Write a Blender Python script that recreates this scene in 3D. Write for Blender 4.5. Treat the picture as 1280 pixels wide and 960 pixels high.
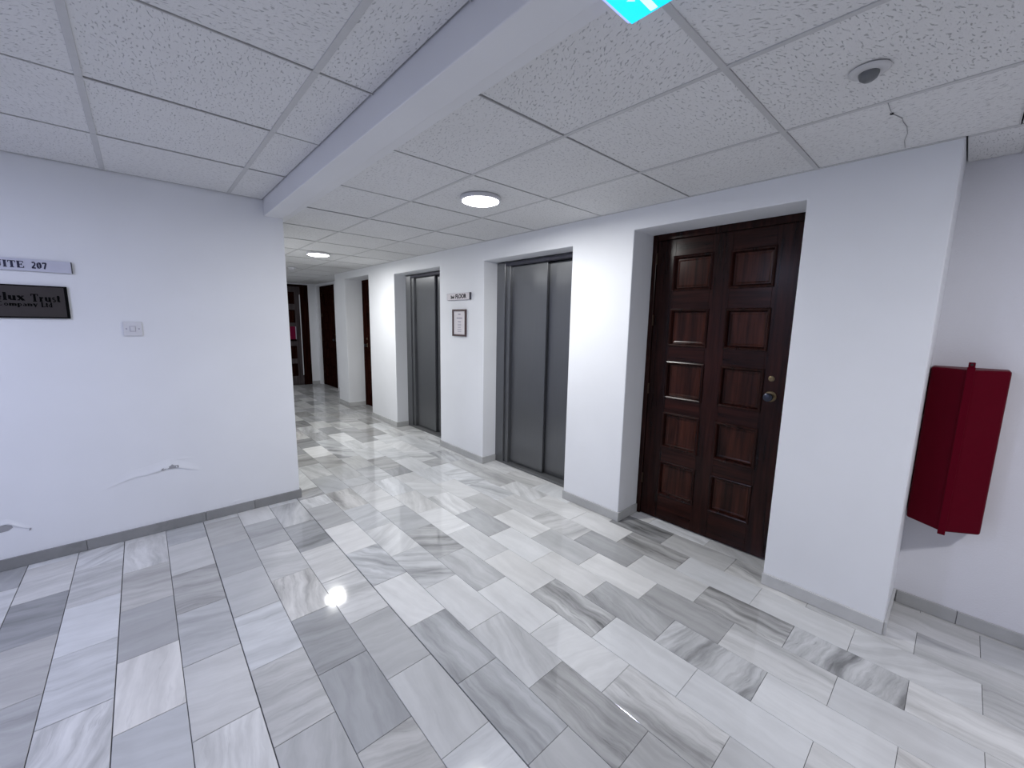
import bpy, bmesh, math, random
from mathutils import Matrix, Vector
random.seed(7)
R = math.radians
scene = bpy.context.scene
for o in list(bpy.data.objects):
    bpy.data.objects.remove(o, do_unlink=True)
C = scene.collection

# ------------------------------------------------------------------ camera
cam_d = bpy.data.cameras.new('camera')
cam = bpy.data.objects.new('camera', cam_d)
C.objects.link(cam)
cam_d.sensor_fit = 'HORIZONTAL'
cam_d.sensor_width = 36.0
cam_d.lens = 509.136 / 1280 * 36.0
cam_d.clip_start = 0.02
F = Vector((0.6646742, 0.73238896, -0.14769771))
RT = Vector((0.74216261, -0.66998781, 0.01763508))
UP = Vector((0.08603993, 0.1213373, 0.98887532))
cam.matrix_world = Matrix(((RT.x, UP.x, -F.x, -2.60917), (RT.y, UP.y, -F.y, 0.0), (RT.z, UP.z, -F.z, 1.5), (0, 0, 0, 1)))
scene.camera = cam

# ------------------------------------------------------------------ light and exposure
world = bpy.data.worlds.new('daylight')
scene.world = world
world.use_nodes = True
bg = world.node_tree.nodes['Background']
bg.inputs[0].default_value = (0.50, 0.58, 1.0, 1)
bg.inputs[1].default_value = 0.05
vs = scene.view_settings
vs.view_transform = 'Standard'
vs.look = 'None'
vs.gamma = 1.0
vs.use_curve_mapping = False
vs.exposure = -0.07

# ------------------------------------------------------------------ dimensions (metres)
H = 2.294        # ceiling above the lift wall and the corridor
HL = 2.374       # ceiling above the left part of the lobby
YL = 3.643       # left wall face
XC = -1.722      # corner of the left wall / corridor left side
YEND = 10.17     # end of the corridor
XFAR = 0.45      # set-back wall at the corridor end
XRED = 0.40      # set-back wall with the red box
YPIER = 0.10     # near end of the lift wall
XWIN, YBACK = -5.0, -3.0

# ------------------------------------------------------------------ helpers
def tag(o, label=None, cat=None, group=None, kind=None):
    if label: o['label'] = label
    if cat: o['category'] = cat
    if group: o['group'] = group
    if kind: o['kind'] = kind
    return o

def empty(name, loc=(0, 0, 0), rz=0.0, parent=None):
    o = bpy.data.objects.new(name, None)
    o.empty_display_size = 0.1
    C.objects.link(o)
    o.location = loc
    o.rotation_euler = (0, 0, rz)
    if parent: o.parent = parent
    return o

def link(name, me, mat=None, parent=None, loc=(0, 0, 0), rot=(0, 0, 0)):
    o = bpy.data.objects.new(name, me)
    C.objects.link(o)
    if mat and not me.materials: me.materials.append(mat)
    o.location = loc
    o.rotation_euler = rot
    if parent: o.parent = parent
    return o

def add_box(bm, a, b):
    x0, y0, z0 = [min(p, q) for p, q in zip(a, b)]
    x1, y1, z1 = [max(p, q) for p, q in zip(a, b)]
    v = [bm.verts.new(p) for p in ((x0, y0, z0), (x1, y0, z0), (x1, y1, z0), (x0, y1, z0),
                                   (x0, y0, z1), (x1, y0, z1), (x1, y1, z1), (x0, y1, z1))]
    for f in ((0, 3, 2, 1), (4, 5, 6, 7), (0, 1, 5, 4), (1, 2, 6, 5), (2, 3, 7, 6), (3, 0, 4, 7)):
        bm.faces.new([v[i] for i in f])

def add_prism(bm, poly, z0, z1, m=lambda p: p):
    """poly: list of 2-D points counter-clockwise; m maps (x,y,z) to the final point."""
    lo = [bm.verts.new(m((x, y, z0))) for x, y in poly]
    hi = [bm.verts.new(m((x, y, z1))) for x, y in poly]
    n = len(poly)
    bm.faces.new(lo[::-1]); bm.faces.new(hi)
    for i in range(n):
        bm.faces.new((lo[i], lo[(i + 1) % n], hi[(i + 1) % n], hi[i]))

def add_lathe(bm, prof, n=32, m=lambda p: p, close=True):
    """prof: list of (radius, height) revolved about z."""
    rings = []
    for r, z in prof:
        if r < 1e-6:
            rings.append([bm.verts.new(m((0, 0, z)))])
        else:
            rings.append([bm.verts.new(m((r * math.cos(2 * math.pi * i / n), r * math.sin(2 * math.pi * i / n), z))) for i in range(n)])
    for a, b in zip(rings, rings[1:]):
        for i in range(n):
            j = (i + 1) % n
            if len(a) == 1 and len(b) == 1: continue
            if len(a) == 1: bm.faces.new((a[0], b[j], b[i]))
            elif len(b) == 1: bm.faces.new((a[i], a[j], b[0]))
            else: bm.faces.new((a[i], a[j], b[j], b[i]))

def finish(bm, name, bevel=0.0, seg=2, smooth=False, angle=40):
    bmesh.ops.recalc_face_normals(bm, faces=bm.faces[:])
    if bevel > 0:
        es = [e for e in bm.edges if len(e.link_faces) == 2 and e.calc_face_angle(0) > R(angle)]
        bmesh.ops.bevel(bm, geom=es, offset=bevel, segments=seg, profile=0.5, affect='EDGES')
    me = bpy.data.meshes.new(name)
    bm.to_mesh(me); bm.free()
    if smooth:
        for p in me.polygons: p.use_smooth = True
        me.set_sharp_from_angle(angle=R(35))
    return me

def box_me(name, a, b, bevel=0.0, seg=2):
    bm = bmesh.new(); add_box(bm, a, b)
    return finish(bm, name, bevel, seg)

def boxes_me(name, lst, bevel=0.0, seg=1):
    bm = bmesh.new()
    for a, b in lst: add_box(bm, a, b)
    return finish(bm, name, bevel, seg)

# ------------------------------------------------------------------ materials
class NT:
    def __init__(self, name):
        self.m = bpy.data.materials.new(name); self.m.use_nodes = True
        self.t = self.m.node_tree; self.n = self.t.nodes; self.b = self.n['Principled BSDF']
    def add(self, typ, **kw):
        n = self.n.new(typ)
        for k, v in kw.items(): setattr(n, k, v)
        return n
    def lk(self, a, b): self.t.links.new(a, b)
    def val(self, sock, v):
        if isinstance(v, (int, float, tuple)): sock.default_value = v
        else: self.lk(v, sock)
    def math(self, op, a, b=0.0, c=0.0, clamp=False):
        n = self.add('ShaderNodeMath', operation=op, use_clamp=clamp)
        self.val(n.inputs[0], a); self.val(n.inputs[1], b); self.val(n.inputs[2], c)
        return n.outputs[0]
    def mix(self, f, a, b, blend='MIX'):
        n = self.add('ShaderNodeMix', data_type='RGBA', blend_type=blend)
        self.val(n.inputs[0], f); self.val(n.inputs[6], a); self.val(n.inputs[7], b)
        return n.outputs[2]
    def noise(self, vec, scale, detail=3.0, rough=0.5, dist=0.0):
        n = self.add('ShaderNodeTexNoise')
        self.lk(vec, n.inputs['Vector'])
        n.inputs['Scale'].default_value = scale; n.inputs['Detail'].default_value = detail
        n.inputs['Roughness'].default_value = rough; n.inputs['Distortion'].default_value = dist
        return n.outputs[0]
    def mapping(self, vec, scale=(1, 1, 1), rot=(0, 0, 0), loc=(0, 0, 0)):
        n = self.add('ShaderNodeMapping')
        self.lk(vec, n.inputs[0])
        self.val(n.inputs[1], loc); self.val(n.inputs[2], rot); self.val(n.inputs[3], scale)
        return n.outputs[0]
    def ramp(self, f, stops):
        n = self.add('ShaderNodeValToRGB'); self.lk(f, n.inputs[0])
        e = n.color_ramp.elements
        while len(e) < len(stops): e.new(0.5)
        for i, (p, c) in enumerate(stops):
            e[i].position = p; e[i].color = c if len(c) == 4 else (*c, 1)
        return n.outputs[0]
    def bump(self, h, strength, dist):
        n = self.add('ShaderNodeBump'); n.inputs['Strength'].default_value = strength; n.inputs['Distance'].default_value = dist
        self.lk(h, n.inputs['Height']); self.lk(n.outputs[0], self.b.inputs['Normal'])
    def set(self, **kw):
        for k, v in kw.items(): self.val(self.b.inputs[k.replace('_', ' ')], v)

def obj_coord(t): return t.add('ShaderNodeTexCoord').outputs['Object']
def world_coord(t): return t.add('ShaderNodeNewGeometry').outputs['Position']

def mat_paint(name, col, bump=0.15, grain=220.0, rough=0.55):
    t = NT(name); p = world_coord(t)
    big = t.noise(p, 1.7, 3)
    col2 = tuple(c * 0.955 for c in col)
    t.set(Base_Color=t.mix(t.ramp(big, [(0.35, (0, 0, 0)), (0.7, (1, 1, 1))]), (*col, 1), (*col2, 1)), Roughness=rough)
    hgt = t.math('ADD', t.noise(p, grain, 2), t.math('MULTIPLY', t.noise(p, 9.0, 3), 1.2))
    t.bump(hgt, bump, 0.002)
    return t.m

def mat_plain(name, col, rough=0.5, metal=0.0, coat=0.0, spec=0.5):
    t = NT(name); p = obj_coord(t)
    v = t.noise(p, 30.0, 3)
    c2 = tuple(c * 0.88 for c in col)
    t.set(Base_Color=t.mix(v, (*col, 1), (*c2, 1)), Roughness=rough, Metallic=metal, Coat_Weight=coat, Coat_Roughness=0.08)
    t.b.inputs['Specular IOR Level'].default_value = spec
    return t.m

def mat_marble(name, attr=None, grime=False):
    """Polished marble; the slab's own tone, streak angle, streak strength and warmth come in as four numbers."""
    t = NT(name)
    if attr:
        a = t.add('ShaderNodeAttribute', attribute_type='GEOMETRY', attribute_name=attr)
        col, alpha = a.outputs['Color'], a.outputs['Alpha']
        pos = world_coord(t); rnd = t.math('MULTIPLY', alpha, 37.0)
    else:
        oi = t.add('ShaderNodeObjectInfo')
        col, alpha = oi.outputs['Color'], oi.outputs['Alpha']
        pos = obj_coord(t); rnd = t.math('MULTIPLY', oi.outputs['Random'], 60.0)
    sep = t.add('ShaderNodeSeparateColor'); t.lk(col, sep.inputs[0])
    shade, ang, vein = sep.outputs[0], sep.outputs[1], sep.outputs[2]
    cmb = t.add('ShaderNodeCombineXYZ'); t.lk(t.math('MULTIPLY', ang, math.pi), cmb.inputs[2])
    off = t.add('ShaderNodeCombineXYZ'); t.lk(rnd, off.inputs[0]); t.lk(t.math('MULTIPLY', rnd, 1.7), off.inputs[1])
    v0 = t.mapping(pos, (1, 1, 1), cmb.outputs[0], off.outputs[0])
    warp = t.add('ShaderNodeVectorMath', operation='MULTIPLY_ADD')
    wn = t.add('ShaderNodeTexNoise'); t.lk(v0, wn.inputs['Vector']); wn.inputs['Scale'].default_value = 5.0; wn.inputs['Detail'].default_value = 3
    t.lk(wn.outputs[1], warp.inputs[0]); warp.inputs[1].default_value = (0.085, 0.085, 0.0); t.lk(v0, warp.inputs[2])
    st = t.mapping(warp.outputs[0], (2.2, 19.0, 1))
    streak = t.noise(st, 1.0, 6, 0.62)
    st2 = t.mapping(warp.outputs[0], (1.0, 7.0, 1), loc=(11, 4, 0))
    broad = t.noise(st2, 1.0, 3, 0.5)
    thin = t.noise(t.mapping(warp.outputs[0], (3.0, 30.0, 1), loc=(3, 9, 0)), 1.0, 4, 0.7)
    s1 = t.ramp(streak, [(0.40, (0, 0, 0)), (0.64, (1, 1, 1))])
    s2 = t.ramp(broad, [(0.46, (0, 0, 0)), (0.72, (1, 1, 1))])
    s3 = t.ramp(thin, [(0.60, (0, 0, 0)), (0.68, (1, 1, 1))])
    dark = t.math('ADD', t.math('MULTIPLY', s1, 0.45), t.math('ADD', t.math('MULTIPLY', s2, 0.60), t.math('MULTIPLY', s3, 0.28)))
    fac = t.math('SUBTRACT', 1.0, t.math('MULTIPLY', dark, vein), clamp=True)
    soft = t.math('MULTIPLY_ADD', t.noise(v0, 9.0, 4), 0.16, 0.92)
    val = t.math('MULTIPLY', t.math('MULTIPLY', shade, fac), soft)
    tint = t.mix(t.math('MULTIPLY', alpha, 1.0), (0.955, 0.975, 1.0, 1), (1.0, 0.985, 0.955, 1))
    hsv = t.add('ShaderNodeVectorMath', operation='SCALE'); t.lk(tint, hsv.inputs[0]); t.lk(val, hsv.inputs['Scale'])
    rg = t.math('MULTIPLY_ADD', t.noise(world_coord(t), 14.0, 4), 0.075, 0.022)
    t.set(Base_Color=hsv.outputs[0], Roughness=rg)
    t.b.inputs['IOR'].default_value = 1.5
    t.bump(t.noise(world_coord(t), 6.0, 2), 0.05, 0.002)
    return t.m

def mat_ceiling_tile(name):
    t = NT(name); p = obj_coord(t)
    oi = t.add('ShaderNodeObjectInfo')
    off = t.add('ShaderNodeCombineXYZ'); t.lk(t.math('MULTIPLY', oi.outputs['Random'], 50.0), off.inputs[0])
    rot = t.add('ShaderNodeCombineXYZ'); t.lk(t.math('MULTIPLY', oi.outputs['Random'], 2.2), rot.inputs[2])
    v = t.mapping(p, (1, 1, 1), rot.outputs[0], off.outputs[0])
    wn = t.add('ShaderNodeTexNoise'); t.lk(v, wn.inputs['Vector']); wn.inputs['Scale'].default_value = 22.0
    warp = t.add('ShaderNodeVectorMath', operation='MULTIPLY_ADD')
    t.lk(wn.outputs[1], warp.inputs[0]); warp.inputs[1].default_value = (0.03, 0.03, 0); t.lk(v, warp.inputs[2])
    fis = t.noise(t.mapping(warp.outputs[0], (58, 165, 1)), 1.0, 1.5, 0.4)
    hole = t.ramp(fis, [(0.615, (0, 0, 0)), (0.68, (1, 1, 1))])
    pin = t.ramp(t.noise(v, 330.0, 1), [(0.66, (0, 0, 0)), (0.72, (1, 1, 1))])
    hl = t.math('MAXIMUM', hole, t.math('MULTIPLY', pin, 0.4))
    stain = t.ramp(t.noise(v, 2.3, 4), [(0.3, (0.765, 0.765, 0.77)), (0.75, (0.72, 0.72, 0.72))])
    t.set(Base_Color=t.mix(hl, stain, (0.50, 0.50, 0.51, 1)), Roughness=0.9)
    t.b.inputs['Specular IOR Level'].default_value = 0.15
    t.bump(t.math('SUBTRACT', 1.0, hl), 0.7, 0.003)
    return t.m

def mat_wood(name, dark, light, scale=1.0, rough=0.22, along='z', coat=0.0, spec=0.15):
    t = NT(name); p = obj_coord(t)
    sc = (26 * scale, 26 * scale, 1.6 * scale) if along == 'z' else (1.6 * scale, 26 * scale, 26 * scale)
    oi = t.add('ShaderNodeObjectInfo')
    off = t.add('ShaderNodeCombineXYZ'); t.lk(t.math('MULTIPLY', oi.outputs['Random'], 20.0), off.inputs[0]); t.lk(t.math('MULTIPLY', oi.outputs['Random'], 9.0), off.inputs[2])
    v = t.mapping(p, sc, (0, 0, 0), off.outputs[0])
    g = t.noise(v, 1.0, 5, 0.6, 0.6)
    fine = t.noise(t.mapping(p, tuple(5 * s for s in sc)), 1.0, 2)
    f = t.math('ADD', t.math('MULTIPLY', g, 0.8), t.math('MULTIPLY', fine, 0.2))
    t.set(Base_Color=t.ramp(f, [(0.36, dark), (0.52, tuple((a + b) / 2 for a, b in zip(dark, light))), (0.68, light)]), Roughness=rough, Coat_Weight=coat, Coat_Roughness=0.12)
    t.b.inputs['Specular IOR Level'].default_value = spec
    t.bump(fine, 0.12, 0.0008)
    return t.m

def mat_steel(name, col, rough=0.3):
    t = NT(name); p = obj_coord(t)
    g = t.noise(t.mapping(p, (420, 420, 3)), 1.0, 3, 0.6)
    c2 = tuple(c * 0.8 for c in col)
    t.set(Base_Color=t.mix(g, (*col, 1), (*c2, 1)), Metallic=0.92, Roughness=t.math('MULTIPLY_ADD', g, 0.10, rough - 0.05), Anisotropic=0.95)
    hv = t.add('ShaderNodeCombineXYZ'); hv.inputs[1].default_value = 1.0
    t.lk(hv.outputs[0], t.b.inputs['Tangent'])
    t.bump(g, 0.04, 0.0005)
    return t.m

def mat_emit(name, col, strength):
    t = NT(name)
    t.set(Base_Color=(*col, 1), Emission_Color=(*col, 1))
    t.b.inputs['Emission Strength'].default_value = strength
    t.b.inputs['Roughness'].default_value = 0.4
    return t.m

M = {}
M['wall'] = mat_paint('white_wall_paint', (0.825, 0.84, 0.875))
M['roughwall'] = mat_paint('rough_white_wall_paint', (0.77, 0.77, 0.82), bump=0.5, grain=130.0, rough=0.7)
M['soffit'] = mat_paint('beam_paint', (0.76, 0.765, 0.79), bump=0.1)
M['tile'] = mat_marble('polished_marble')
M['tile_far'] = mat_marble('polished_marble_far', attr='slab')
M['grout'] = mat_plain('dark_joint', (0.10, 0.10, 0.11), 0.85)
M['ctile'] = mat_ceiling_tile('mineral_fibre')
M['tbar'] = mat_plain('grid_metal_white', (0.58, 0.58, 0.585), 0.5)
M['plenum'] = mat_plain('plenum_dark', (0.02, 0.02, 0.022), 0.9)
M['wood'] = mat_wood('mahogany', (0.006, 0.0018, 0.0015), (0.032, 0.0085, 0.006))
M['wood_x'] = mat_wood('mahogany_rail', (0.006, 0.0018, 0.0015), (0.034, 0.009, 0.006), along='x')
M['panel'] = mat_wood('mahogany_panel', (0.010, 0.003, 0.002), (0.060, 0.017, 0.010), scale=0.8)
M['dull'] = mat_wood('dull_mahogany', (0.008, 0.0024, 0.002), (0.045, 0.014, 0.010), rough=0.6, spec=0.0)
M['dull_panel'] = mat_wood('dull_mahogany_panel', (0.006, 0.0018, 0.0014), (0.030, 0.009, 0.006), rough=0.6, spec=0.0)
M['steel'] = mat_steel('brushed_steel', (0.21, 0.215, 0.225), 0.37)
M['steel_frame'] = mat_steel('brushed_steel_frame', (0.23, 0.235, 0.245), 0.36)
M['sill'] = mat_plain('worn_sill_metal', (0.16, 0.165, 0.17), 0.5, 0.5)
M['black'] = mat_plain('black_gap', (0.01, 0.01, 0.012), 0.7)
M['brass'] = mat_plain('aged_brass', (0.20, 0.15, 0.085), 0.35, 0.9)
M['hinge'] = mat_plain('dark_hinge', (0.045, 0.028, 0.015), 0.4, 0.7)
M['darkmetal'] = mat_plain('dark_bronze', (0.05, 0.055, 0.075), 0.3, 0.9)
M['red'] = mat_plain('red_plastic', (0.100, 0.0004, 0.0085), 0.42, spec=0.06)
M['white_plastic'] = mat_plain('white_plastic', (0.72, 0.72, 0.76), 0.35)
M['grid_grey'] = mat_plain('aged_white_plastic', (0.62, 0.62, 0.63), 0.5)
M['grey_dome'] = mat_plain('grey_dome', (0.15, 0.157, 0.165), 0.4)
M['sign_silver'] = mat_plain('silver_sign', (0.60, 0.61, 0.72), 0.4, 0.1)
M['sign_dark'] = mat_plain('sign_edge', (0.05, 0.05, 0.07), 0.5)
M['ink'] = mat_plain('navy_ink', (0.012, 0.012, 0.05), 0.5)
M['bronze_plaque'] = mat_plain('bronze_plaque', (0.052, 0.045, 0.044), 0.5, 0.3, spec=0.3)
M['black_ink'] = mat_plain('black_ink', (0.004, 0.004, 0.004), 0.7, spec=0.05)
M['paper'] = mat_plain('paper', (0.78, 0.74, 0.77), 0.7)
M['grey_ink'] = mat_plain('grey_ink', (0.42, 0.40, 0.48), 0.7)
M['frame_wood'] = mat_plain('brown_frame', (0.06, 0.03, 0.032), 0.4)
M['plaster'] = mat_plain('bare_plaster', (0.36, 0.36, 0.38), 0.9)
M['lens'] = mat_emit('led_lens', (0.93, 0.95, 1.0), 20.0)
M['cyan'] = mat_emit('exit_face', (0.0, 0.62, 0.95), 1.25)
M['exit_white'] = mat_emit('exit_mark', (0.62, 0.78, 1.0), 0.95)
M['exit_rim'] = mat_emit('exit_rim', (0.45, 0.5, 1.0), 0.8)

# ------------------------------------------------------------------ walls
def boolean_wall(name, outer, cutters, mat, bevel):
    me = box_me(name, *outer)
    o = link(name, me, mat)
    tmp = []
    for a, b in cutters:
        c = link('cutter', box_me('cutter', a, b)); tmp.append(c)
        md = o.modifiers.new('b', 'BOOLEAN'); md.operation = 'DIFFERENCE'; md.solver = 'EXACT'; md.object = c
    dg = bpy.context.evaluated_depsgraph_get()
    new = bpy.data.meshes.new_from_object(o.evaluated_get(dg))
    o.modifiers.clear()
    for c in tmp: bpy.data.objects.remove(c, do_unlink=True)
    bm = bmesh.new(); bm.from_mesh(new)
    bmesh.ops.dissolve_limit(bm, angle_limit=R(1), verts=bm.verts[:], edges=bm.edges[:])
    me2 = finish(bm, name, bevel, 3)
    o.data = me2
    if not me2.materials: me2.materials.append(mat)
    tag(o, kind='structure')
    return o

DOOR1 = (0.635, 1.635, 2.157, 0.26)      # y0, y1, head height, recess depth
LIFT1 = (2.185, 3.325, 2.114, 0.174)
LIFT2 = (4.150, 5.300, 2.130, 0.174)
DOOR2 = (6.140, 7.110, 2.183, 0.29)
YPIER5 = 7.575
cuts = [((-0.2, a, -0.2), (0.48, b, hh)) for a, b, hh, d in (DOOR1, LIFT1, LIFT2, DOOR2)]
wall_r = boolean_wall('wall_right', ((0, YPIER, -0.05), (0.60, YPIER5, 2.44)), cuts, M['wall'], 0.006)
tag(wall_r, 'white plastered lift wall with deep door and lift recesses', 'wall')
wall_n = link('wall_red_box', box_me('wall_red_box', (XRED, YBACK, -0.05), (0.6, YPIER, 2.44)), M['roughwall'])
tag(wall_n, 'rough white set-back wall behind the red box', 'wall', kind='structure')
DOOR3 = (8.96, 10.04, 2.248)
wall_f = boolean_wall('wall_far_right', ((XFAR, YPIER5, -0.05), (0.95, YEND + 0.2, 2.44)), [((0.2, DOOR3[0], -0.2), (0.70, DOOR3[1], DOOR3[2]))], M['wall'], 0.004)
tag(wall_f, 'set-back white wall at the corridor end around a dark door', 'wall')
wall_l = link('wall_left', box_me('wall_left', (XWIN, YL, -0.05), (XC, YEND, 2.44), 0.005, 3), M['wall'])
tag(wall_l, 'wide white wall with the suite sign and peeling paint', 'wall', kind='structure')
EDX0, EDX1, EDH = -0.84, 0.285, 2.272
wall_e = boolean_wall('wall_end', ((XC, YEND, -0.05), (XFAR, YEND + 0.3, 2.44)), [((EDX0, YEND - 0.2, -0.2), (EDX1, YEND + 0.12, EDH))], M['wall'], 0.003)
tag(wall_e, 'narrow white wall at the far end of the corridor', 'wall')
wall_b = link('wall_back', box_me('wall_back', (XWIN, YBACK - 0.2, -0.05), (0.6, YBACK, 2.44)), M['wall'])
tag(wall_b, 'white wall behind the viewer closing the lobby', 'wall', kind='structure')
wall_w = link('wall_lobby_side', box_me('wall_lobby_side', (XWIN - 0.2, YBACK, -0.05), (XWIN, YL, 2.44)), M['wall'])
tag(wall_w, 'white side wall of the lobby far left of the suite sign', 'wall', kind='structure')

# ------------------------------------------------------------------ floor of marble slabs
floor = link('floor', box_me('floor', (XWIN, YBACK, -0.05), (0.60, YEND + 0.3, -0.006)), M['grout'])
tag(floor, 'polished grey and white marble floor in running bond', 'floor', kind='structure')
PITCH, LEN, X0, YA = 0.2122, 0.4225, -1.752, 1.040
YJ = 3.576
def project(p):
    d = Vector(p) - Vector((-2.60917, 0, 1.5)); z = d.dot(F)
    if z < 0.05: return None
    return 640 + 509.136 * d.dot(RT) / z, 480 - 509.136 * d.dot(UP) / z

# tone, streak angle (turns of 180 degrees, 0.5 = along the slab), streak strength, warmth of single slabs
SLAB = {(-8, 4): (0.68, 0, 0.15), (-8, 5): (0.45,), (-7, 2): (0.47, 0.05, 0.25), (-7, 3): (0.52, 0.05, 0.2, 0.9), (-7, 4): (0.36, 0.05, 0.3), (-7, 5): (0.7, 0, 0.2, 0.7), (-6, 2): (0.66, 0.03, 0.25), (-6, 3): (0.72, 0.05, 0.12), (-6, 4): (0.62, 0, 0.3, 0.5), (-5, 1): (0.6, 0.1, 0.1), (-5, 2): (0.8, 0.55, 0.2, 1), (-5, 3): (0.45, 0, 0.1), (-5, 4): (0.55, 0.05, 0.25, 0.9), (-4, 1): (0.66, 0.1, 0.15), (-4, 2): (0.56, 0.1, 0.2), (-4, 3): (0.5, 0.1, 0.35, 0.7), (-4, 4): (0.6, 0, 0.12), (-4, 5): (0.54, 0, 0.2), (-3, 0): (0.56, 0.6, 0.2), (-3, 1): (0.6, 0.05, 0.3), (-3, 2): (0.68, 0.05, 0.2), (-3, 3): (0.55, 0, 0.1), (-3, 4): (0.48, 0, 0.08), (-3, 5): (0.52, 0, 0.15, 0.6), (-2, -1): (0.58, 0.1, 0.4, 0.7), (-2, 0): (0.47, 0.55, 0.2), (-2, 1): (0.42, 0.05, 0.25), (-2, 2): (0.72, 0.55, 0.45, 0.9), (-2, 3): (0.62, 0.1, 0.2, 0.5), (-2, 4): (0.5, 0, 0.2), (-1, 0): (0.62, 0.55, 0.12), (-1, 1): (0.53, 0.03, 0.12), (-1, 2): (0.7, 0.05, 0.3), (-1, 3): (0.7, 0, 0.15, 0.6), (-1, 4): (0.42, 0, 0.35), (-1, 5): (0.62, 0.6, 0.3), (0, -2): (0.56, 0.5, 0.1), (0, -1): (0.56, 0.5, 0.35), (0, 0): (0.56, 0.5, 0.35), (0, 2): (0.7, 0.3, 0.45), (0, 3): (0.8, 0, 0.08), (0, 4): (0.52, 0, 0.15), (1, -2): (0.52, 0.45, 0.25), (1, -1): (0.47, 0.5, 0.5), (1, 0): (0.66, 0.6, 0.2), (1, 1): (0.72, 0.5, 0.12), (1, 2): (0.66, 0.2, 0.35), (1, 5): (0.72, 0.5, 0.4, 0.9), (1, 8): (0.5, 0, 0.3), (2, -3): (0.6, 0.5, 0.12), (2, -2): (0.76, 0.5, 0.45), (2, -1): (0.76, 0.1, 0.15), (2, 0): (0.76, 0.5, 0.1), (2, 1): (0.58, 0.5, 0.25), (2, 2): (0.54, 0.2, 0.4), (2, 3): (0.55, 0.1, 0.15), (2, 4): (0.74, 0, 0.15), (2, 7): (0.54, 0.2, 0.4), (2, 8): (0.82, 0, 0.1), (2, 9): (0.38, 0, 0.3), (3, -2): (0.74, 0.5, 0.1), (3, -1): (0.75, 0.5, 0.1), (3, 0): (0.62, 0.52, 1), (3, 1): (0.72, 0.5, 0.1), (3, 2): (0.66, 0.5, 0.12), (3, 3): (0.8, 0.05, 0.15), (3, 6): (0.66, 0.1, 0.3), (3, 8): (0.7, 0.3, 0.5), (3, 9): (0.62, 0.3, 0.3), (4, -3): (0.76, 0.5, 0.12), (4, -2): (0.66, 0.05, 0.6), (4, -1): (0.56, 0.6, 0.35), (4, 0): (0.72, 0.5, 0.1), (4, 1): (0.76, 0.5, 0.1), (4, 2): (0.5, 0.5, 0.2), (4, 6): (0.46, 0.05, 0.3), (4, 9): (0.84, 0.3, 0.3), (5, -3): (0.7, 0.5, 0.1), (5, -2): (0.7, 0.5, 0.3), (5, -1): (0.47, 0.5, 0.25), (5, 0): (0.8, 0.5, 0.12), (5, 1): (0.56, 0.5, 0.1), (5, 2): (0.76, 0.5, 0.12), (5, 3): (0.56, 0.5, 0.15), (5, 7): (0.7, 0.1, 0.3), (5, 8): (0.78, 0, 0.12), (5, 9): (0.46, 0, 0.15), (6, -3): (0.66, 0.05, 0.9), (6, -2): (0.6, 0.5, 0.6), (6, -1): (0.7, 0.5, 0.12), (6, 0): (0.44, 0.5, 0.2), (6, 1): (0.66, 0.1, 0.3), (6, 2): (0.68, 0.5, 0.15), (6, 9): (0.4, 0, 0.15), (6, 11): (0.62, 0.1, 0.3), (7, -3): (0.7, 0.3, 0.2), (7, -2): (0.7, 0.5, 0.12), (7, -1): (0.7, 0.5, 0.12), (7, 0): (0.48, 0.5, 0.55), (7, 1): (0.72, 0.5, 0.1), (8, -4): (0.64, 0.5, 0.25), (8, -1): (0.56, 0.5, 0.2), (8, 0): (0.42, 0.5, 0.7)}
slabs = []
def slab_props(k, j):
    rr = random.Random(k * 131 + j * 17 + 5)
    tone = rr.choice((0.74, 0.78, 0.72, 0.66, 0.80, 0.76, 0.60))
    ang = 0.5 + rr.gauss(0, 0.10) if rr.random() < 0.6 else rr.random()
    vein = rr.choice((0.12, 0.2, 0.3, 0.16, 0.38))
    warm = rr.random() * 0.6
    if j >= 9: tone = rr.choice((0.40, 0.48, 0.55, 0.62, 0.70, 0.50))  # far slabs toned down in place of the doors' dark reflections
    if (k, j) in SLAB:
        s = SLAB[(k, j)]
        tone = s[0]
        if len(s) > 1: ang = s[1]
        if len(s) > 2: vein = s[2]
        if len(s) > 3: warm = s[3]
    return tone * 0.95, ang % 1.0, min(1.0, vein * 1.5 + 0.03), warm
for k in range(-16, 12):
    xa = X0 + k * PITCH; xb = xa + PITCH
    if xa > XFAR: continue
    ph = 0.0 if k % 2 else LEN / 2
    for j in range(-11, 24):
        ya = YA + ph + j * LEN; yb = ya + LEN
        segs = [(ya, yb)]
        if xb > XC + 0.02 and ya < YJ - 0.02 and yb > YJ + 0.02: segs = [(ya, YJ), (YJ, yb)]
        for si, (a, b) in enumerate(segs):
            if b < YBACK or a > YEND: continue
            cx, cy = (xa + xb) / 2, (a + b) / 2
            if a > YL - 0.005 and xb < XC + 0.02: continue
            if cx < XWIN: continue
            slabs.append((k, j + si * 100, xa, xb, a, b))
def visible(s):
    k, j, xa, xb, a, b = s
    for x in (xa, xb, (xa + xb) / 2):
        for y in (a, b, (a + b) / 2):
            q = project((x, y, 0))
            if q and -5 < q[0] < 1285 and -5 < q[1] < 965:
                # not under the pier line or behind the corner
                if y > YL and x < XC: continue
                if y > YL and (x + 2.609) / y < (XC + 2.609) / YL: continue
                if x > 0.27 and 0.1 < y < YPIER5: continue
                if 0 < x and any(p0 < y < p1 for p0, p1 in ((0.1, 0.635), (1.635, 2.185), (3.325, 4.15), (5.3, 6.14), (7.11, 7.575))): continue
                return True
    return False
def proj_area(s):
    k, j, xa, xb, a, b = s
    d = math.hypot((xa + xb) / 2 + 2.609, (a + b) / 2)
    return (b - a) / max(d, 0.1) ** 3
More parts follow.
